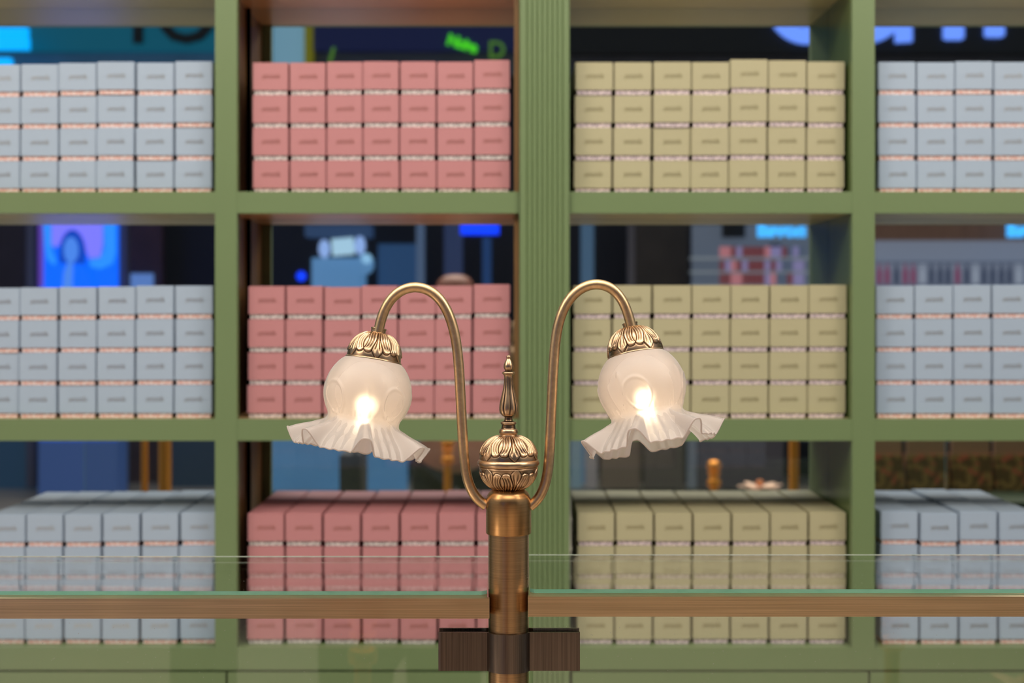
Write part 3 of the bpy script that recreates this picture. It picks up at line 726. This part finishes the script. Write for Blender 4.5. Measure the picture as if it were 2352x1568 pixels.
for row, (yb_, hh) in enumerate(((590, 24), (622, 24), (654, 26))):
    x_ = 1655
    while x_ < 1850:
        wpx = 13; ci = rnd.choice([0, 0, 1, 2]) if x_ < 1780 else rnd.choice([3, 2, 3, 0])
        o = mbox('packet', x_, x_+wpx-3, yb_-hh, yb_-0.3, 11.3, 0.06, REDP[ci])
        tag(o, '%s packet, %s, %s of the lit shelves under the blue word' % (PKL[ci], ['first','second','third','fourth','fifth','sixth','seventh','eighth','ninth','tenth','eleventh','twelfth','thirteenth','fourteenth','fifteenth','last'][min(15, int((x_-1655)/13))], ['upper row', 'middle row', 'lower row'][row]), 'packet', 'packets on the cosmetics shelves')
        x_ += wpx
t = mthing('word_sign', 1795, 545, 11.2, 'glowing light blue word sign mirrored above the middle olive boxes', 'sign')
w_ = text_mesh('novell', 0.15, 0.008, 1.05, mirror=True, bold=0.009); o = link('lettering', w_, glow('sky_led', srgb(70, 180, 255), 1.5), t); o.location = mp(1795, 529, 11.2)-t.location
# -- middle strip, right bay
t = mthing('wall_display', 2180, 800, 11.4, 'white lit wall display with small items, mirrored above the far right middle boxes', 'display')
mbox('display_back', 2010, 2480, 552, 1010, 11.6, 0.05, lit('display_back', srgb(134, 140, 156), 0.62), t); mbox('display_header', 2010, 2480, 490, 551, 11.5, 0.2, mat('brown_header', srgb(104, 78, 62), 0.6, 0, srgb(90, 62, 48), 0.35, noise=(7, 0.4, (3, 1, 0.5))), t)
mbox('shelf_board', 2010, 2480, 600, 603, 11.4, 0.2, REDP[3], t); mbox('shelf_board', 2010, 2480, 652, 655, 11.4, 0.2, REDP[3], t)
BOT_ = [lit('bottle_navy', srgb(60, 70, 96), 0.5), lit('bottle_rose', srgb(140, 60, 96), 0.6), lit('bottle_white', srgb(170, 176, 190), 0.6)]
x_ = 2016; i_ = 0
while x_ < 2352:
    ci = rnd.choice([0, 0, 1, 2])
    a = mp(x_+6, 651.5, 11.3)
    bm, rg = lathe([(0.019, 0), (0.02, 0.01), (0.02, 0.10), (0.010, 0.125), (0.010, 0.16)], 12); caps(bm, rg)
    o = link('bottle', finish(bm, 'bottle', True), BOT_[ci]); o.location = (a.x, a.y-0.03, a.z)
    tag(o, '%s bottle on the white wall display, %s from left' % (['navy', 'rose', 'white'][ci], ['first','second','third','fourth','fifth','sixth','seventh','eighth','ninth','tenth','eleventh','twelfth','thirteenth','fourteenth','fifteenth','sixteenth','seventeenth','eighteenth','nineteenth','twentieth'][i_]), 'bottle', 'bottles on the white wall display')
    x_ += 18+rnd.random()*4; i_ += 1
t = mthing('word_sign', 2350, 545, 11.2, 'sky blue word sign cut by the right edge, mirrored over far right boxes', 'sign')
w_ = text_mesh('novell', 0.15, 0.008, 1.05, mirror=True, bold=0.009); o = link('lettering', w_, bpy.data.materials['sky_led'], t); o.location = mp(2368, 529, 11.2)-t.location
# -- low strip: storefront bases
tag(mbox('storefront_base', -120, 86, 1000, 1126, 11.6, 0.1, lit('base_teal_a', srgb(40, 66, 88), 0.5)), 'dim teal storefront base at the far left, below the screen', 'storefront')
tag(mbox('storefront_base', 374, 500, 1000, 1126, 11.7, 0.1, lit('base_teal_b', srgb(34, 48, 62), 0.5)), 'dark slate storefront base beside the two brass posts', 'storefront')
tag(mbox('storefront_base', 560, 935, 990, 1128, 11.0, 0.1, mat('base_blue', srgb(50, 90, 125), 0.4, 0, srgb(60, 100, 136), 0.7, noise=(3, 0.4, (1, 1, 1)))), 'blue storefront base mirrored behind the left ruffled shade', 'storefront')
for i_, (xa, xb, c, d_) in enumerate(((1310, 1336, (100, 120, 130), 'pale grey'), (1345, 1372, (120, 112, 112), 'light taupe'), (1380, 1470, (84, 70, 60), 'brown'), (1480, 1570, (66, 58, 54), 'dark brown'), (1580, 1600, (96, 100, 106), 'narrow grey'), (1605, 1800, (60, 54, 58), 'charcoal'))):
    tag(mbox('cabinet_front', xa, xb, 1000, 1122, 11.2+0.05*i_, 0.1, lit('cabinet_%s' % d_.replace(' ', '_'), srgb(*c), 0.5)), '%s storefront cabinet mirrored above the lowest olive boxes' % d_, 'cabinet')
# -- brass posts and stanchions near the counter
def post(x, wpx, L, label):
    a = mp(x, 700, L); r = wpx/2*L/F
    t = thing('brass_post', (a.x, a.y, 0), label, 'post', 'plain brass posts by the counter')
    bm, rg = lathe([(r*3, 0), (r*3, 0.008), (r*1.2, 0.016), (r, 0.02), (r, 1.18)], 40); caps(bm, rg); link('pole', finish(bm, 'pole', True), BR_DIST, t)
    bm, rg = lathe([(r, 1.18), (r*1.25, 1.183), (r*1.25, 1.195), (r*0.6, 1.21), (0.0005, 1.213)], 40); caps(bm, rg); link('cap', finish(bm, 'cap', True), BR_DIST, t)
post(332, 16, 4.62, 'thinner brass post, left one of two mirrored at far left')
post(379, 29, 4.50, 'thicker brass post, right one of two mirrored at far left')
post(1113, 33, 6.30, 'brass post mirrored beside the ornament ball of the lamp')
post(1823, 23, 4.60, 'brass post mirrored above the lowest olive boxes')
def stanchion(x, ytop, L, label):
    a = mp(x, ytop, L); k = L/F; ht = a.z
    t = thing('stanchion', (a.x, a.y, 0), label, 'stanchion', 'ball topped brass stanchions')
    bm, rg = lathe([(0.15, 0), (0.15, 0.012), (0.03, 0.03), (9*k, 0.04), (9*k, ht-62*k)], 40); caps(bm, rg); link('pole', finish(bm, 'pole', True), BR_DIST, t)
    pr = [(9, -62), (15, -58), (15, -46), (10, -42), (10, -36), (14, -32), (14, -28), (9, -26), (14, -20), (16, -12), (13, -4), (7, -1), (0.3, 0)]
    pr = [(max(0.2, p.x)*k, ht+p.z*k) for p in catmull([Vector((r, 0, z)) for r, z in pr], 4)]
    bm, rg = lathe(pr, 40); caps(bm, rg); link('ball_finial', finish(bm, 'ball_finial', True), BR_DIST, t)
stanchion(1028, 1004, 5.0, 'brass stanchion mirrored between left arm and ruffled shade')
stanchion(1640, 1056, 5.9, 'brass stanchion mirrored right of the right ruffled shade')
# -- side counter with bags and a paper flower
CNT = mat('dark_green_counter', srgb(52, 66, 48), 0.4)
t = thing('side_counter', (1.80, 0.72, 0), 'dark green side counter right of the camera carrying floral bags', 'counter')
ctop = mp(2100, 1128, 4.7).z
for nm, b_ in (('counter_top', (-0.75, 0.75, -0.22, 0.32, ctop-0.03, ctop)), ('counter_body', (-0.72, 0.72, -0.19, 0.29, 0.0, ctop-0.03))):
    bm = bmesh.new(); addbox(bm, *b_); link(nm, finish(bm, nm, False, 0.003), CNT, t)
FLOR = mat('floral_paper', srgb(150, 118, 62), 0.6); nt = FLOR.node_tree; N = nt.nodes
tc = N.new('ShaderNodeTexCoord'); v_ = N.new('ShaderNodeTexVoronoi'); v_.inputs['Scale'].default_value = 55; rp = N.new('ShaderNodeValToRGB')
els = rp.color_ramp.elements; els[0].color = srgb(96, 74, 34); els[1].color = srgb(190, 150, 96); e3 = els.new(0.4); e3.color = srgb(140, 112, 58); e4 = els.new(0.78); e4.color = srgb(170, 92, 60); rp.color_ramp.interpolation = 'CONSTANT'
nt.links.new(tc.outputs['Object'], v_.inputs['Vector']); sep = N.new('ShaderNodeSeparateColor'); nt.links.new(v_.outputs['Color'], sep.inputs[0]); nt.links.new(sep.outputs[0], rp.inputs[0]); nt.links.new(rp.outputs[0], N['Principled BSDF'].inputs['Base Color'])
KRAFT = mat('kraft_board', srgb(160, 124, 92), 0.6)
for i_, (xa, xb) in enumerate(((1992, 2078), (2086, 2182), (2189, 2281), (2288, 2385))):
    a, b = mp(xa, 1128, 4.7), mp(xb, 1045, 4.7); wb = b.x-a.x; hb = b.z-ctop
    t = thing('floral_bag', ((a.x+b.x)/2, a.y, ctop), 'floral patterned paper bag on side counter, %s from left' % ORD[i_], 'bag', 'floral paper bags')
    bm = bmesh.new(); vs = addbox(bm, -wb/2, wb/2, -0.07, 0.0, 0.0006, hb)
    for v in vs:
        if v.co.z > 0.01: v.co.x *= 0.96; v.co.y = -0.035+(v.co.y+0.035)*0.8
    link('bag_body', finish(bm, 'bag_body', False, 0.003), FLOR, t)
    bm = bmesh.new(); vs = addbox(bm, -wb*0.47, wb*0.47, -0.045, -0.02, hb+0.0002, hb+0.085)
    link('folded_top', finish(bm, 'folded_top', False, 0.002), KRAFT, t)
# paper flower lying on a low plinth
a = mp(1745, 1128, 5.3)
t = thing('paper_flower', (a.x, a.y, 0), 'pale pink paper flower on a slim plinth, mirrored over the lowest olive boxes', 'flower')
bm, rg = lathe([(0.09, 0), (0.09, a.z-0.003), (0.02, a.z-0.001)], 40); caps(bm, rg); link('plinth', finish(bm, 'plinth', True), CNT, t)
PNK = mat('pink_paper', srgb(226, 186, 160), 0.6); ORG = mat('orange_paper', srgb(206, 120, 66), 0.6)
for k in range(9):
    th = 2*PI*k/9; pr = ell(0, 0, 0.045, 0.02, 16)
    bm = bmesh.new()
    P = [bm.verts.new((x*math.cos(th)-y*math.sin(th)+0.04*math.cos(th), x*math.sin(th)+y*math.cos(th)+0.04*math.sin(th), a.z+0.004+0.25*abs(x+0.045)*(1-0.4*(k % 2))+6*y*y)) for x, y in pr]
    bm.faces.new(P); me = finish(bm, 'petal', True); o = link('petal', me, PNK, t); m_ = o.modifiers.new('thick', 'SOLIDIFY'); m_.thickness = 0.0015
bm = bmesh.new(); bmesh.ops.create_icosphere(bm, subdivisions=3, radius=0.014); o = link('flower_centre', finish(bm, 'flower_centre', True), ORG, t); o.location = (0, 0, a.z+0.03)

# -- the photographer, seen only in the mirrors
HX, HYY = mp(1045, 700, 5.84).x, 2*MIR-5.84
t = thing('person', (HX, HYY, 0), 'brown haired person in dusty red top, standing with a black bag on one arm', 'person')
def skin(name, verts, edges, radii, m, root=0, sub=2):
    me = bpy.data.meshes.new(name); me.from_pydata(verts, edges, [])
    o = link(name, me, m, t); me.materials.clear(); me.materials.append(m)
    md = o.modifiers.new('skin', 'SKIN'); md.use_smooth_shade = True
    for i, r in enumerate(radii): me.skin_vertices[0].data[i].radius = r if isinstance(r, tuple) else (r, r); me.skin_vertices[0].data[i].use_root = (i == root)
    s_ = o.modifiers.new('sub', 'SUBSURF'); s_.levels = sub; s_.render_levels = sub; return o
SK = mat('skin', srgb(196, 146, 120), 0.5); RED = mat('dusty_red_cloth', srgb(140, 70, 60), 0.8); TRO = mat('dark_trousers', srgb(34, 34, 40), 0.8); HAIR = mat('brown_hair', srgb(112, 60, 40), 0.5)
V = [(0, 0, 0.90), (0, 0, 1.08), (0, 0, 1.28), (0, 0, 1.36), (0, 0.01, 1.42), (0, 0.02, 1.50), (0, 0.015, 1.56)]
E = [(0, 1), (1, 2), (2, 3), (3, 4), (4, 5), (5, 6)]; Rr = [(0.15, 0.10), (0.125, 0.09), (0.15, 0.10), (0.06, 0.06), (0.048, 0.05), (0.072, 0.088), (0.066, 0.082)]
for sx in (-1, 1):
    b0 = len(V)
    V += [(sx*0.165, 0, 1.305), (sx*0.215, 0.01, 1.06), (sx*0.10, 0.235, 1.07), (sx*0.055, 0.295, 1.085)]
    E += [(2, b0), (b0, b0+1), (b0+1, b0+2), (b0+2, b0+3)]; Rr += [0.052, 0.042, 0.028, (0.036, 0.018)]
    for f_ in range(4):        # fingers curl round the phone
        c0 = len(V); z0 = 1.115-0.02*f_; ln = (0.9, 1.0, 0.95, 0.8)[f_]
        V += [(sx*0.035, 0.325, z0), (sx*(0.035-0.012*ln), 0.352, z0), (sx*(0.024-0.012*ln), 0.362*1.0, z0-0.004)]
        E += [(b0+3, c0), (c0, c0+1), (c0+1, c0+2)]; Rr += [0.010, 0.0088, 0.0078]
    c0 = len(V); V += [(sx*0.028, 0.298, 1.125), (sx*0.012, 0.318, 1.135)]; E += [(b0+3, c0), (c0, c0+1)]; Rr += [0.0115, 0.0095]
    l0 = len(V); V += [(sx*0.095, 0, 0.84), (sx*0.095, 0.01, 0.48), (sx*0.095, -0.01, 0.10), (sx*0.095, 0.10, 0.05)]
    E += [(0, l0), (l0, l0+1), (l0+1, l0+2), (l0+2, l0+3)]; Rr += [0.085, 0.058, 0.040, (0.04, 0.03)]
body = skin('body', V, E, Rr, SK)
skin('top', [(0, 0, 0.92), (0, 0, 1.08), (0, 0, 1.28), (0, 0, 1.355), (-0.165, 0, 1.305), (-0.215, 0.01, 1.07), (-0.14, 0.17, 1.068), (0.165, 0, 1.305), (0.215, 0.01, 1.07), (0.14, 0.17, 1.068)],
     [(0, 1), (1, 2), (2, 3), (2, 4), (4, 5), (5, 6), (2, 7), (7, 8), (8, 9)], [(0.175, 0.125), (0.15, 0.112), (0.168, 0.116), (0.075, 0.075), 0.066, 0.054, 0.042, 0.066, 0.054, 0.042], RED)
skin('trousers', [(0, 0, 0.93), (-0.095, 0, 0.82), (-0.095, 0.01, 0.48), (-0.095, -0.01, 0.07), (0.095, 0, 0.82), (0.095, 0.01, 0.48), (0.095, -0.01, 0.07)], [(0, 1), (1, 2), (2, 3), (0, 4), (4, 5), (5, 6)], [(0.162, 0.115), 0.10, 0.072, 0.06, 0.10, 0.072, 0.06], TRO)
for sx in (-1, 1): skin('shoe', [(sx*0.095, -0.05, 0.045), (sx*0.095, 0.04, 0.042), (sx*0.095, 0.16, 0.036)], [(0, 1), (1, 2)], [(0.042, 0.042), (0.046, 0.04), (0.038, 0.032)], mat('black_shoe_%d' % (sx+1), srgb(20, 20, 22), 0.5))
skin('hair', [(0, -0.03, 1.40), (0, -0.03, 1.50), (0, -0.008, 1.575), (0, -0.005, 1.63)], [(0, 1), (1, 2), (2, 3)], [(0.07, 0.045), (0.09, 0.078), (0.092, 0.098), (0.06, 0.065)], HAIR)
for nm, p_, sc in (('eye', (-0.032, 0.100, 1.535), (0.011, 0.008, 0.007)), ('eye', (0.032, 0.100, 1.535), (0.011, 0.008, 0.007)), ('nose', (0, 0.112, 1.510), (0.011, 0.014, 0.022)), ('mouth', (0, 0.098, 1.474), (0.024, 0.008, 0.006)), ('ear', (-0.078, 0.01, 1.52), (0.008, 0.016, 0.028)), ('ear', (0.078, 0.01, 1.52), (0.008, 0.016, 0.028))):
    bm = bmesh.new(); bmesh.ops.create_uvsphere(bm, u_segments=16, v_segments=10, radius=1); bmesh.ops.scale(bm, vec=sc, verts=bm.verts)
    o = link(nm, finish(bm, nm, True), {'eye': TRO, 'nose': SK, 'ear': SK, 'mouth': RED}[nm], t); o.location = p_
# shoulder bag and phone
bg_ = thing('handbag', (HX-0.40, HYY+0.03, 0.76), 'black bag hanging from the elbow of the person in red', 'bag')
bm = bmesh.new(); addbox(bm, -0.055, 0.03, -0.13, 0.13, -0.13, 0.14); link('bag_body', finish(bm, 'bag_body', False, 0.012), TRO, bg_)
st = [Vector((0.0, 0.09, 0.14)), Vector((0.04, 0.08, 0.24)), Vector((0.10, 0.05, 0.345)), Vector((0.15, 0.0, 0.37)), Vector((0.10, -0.05, 0.345)), Vector((0.04, -0.08, 0.24)), Vector((0.0, -0.09, 0.14))]
link('strap', finish(tube(catmull(st, 6), 0.009, 8), 'strap', True), TRO, bg_)
ph_ = tag(box('phone', HX-0.036, HX+0.036, HYY+0.333, HYY+0.341, 1.055, 1.20, mat('phone_black', srgb(16, 16, 18), 0.2), None, 0.002), 'black phone held in both hands of the person in red', 'phone')
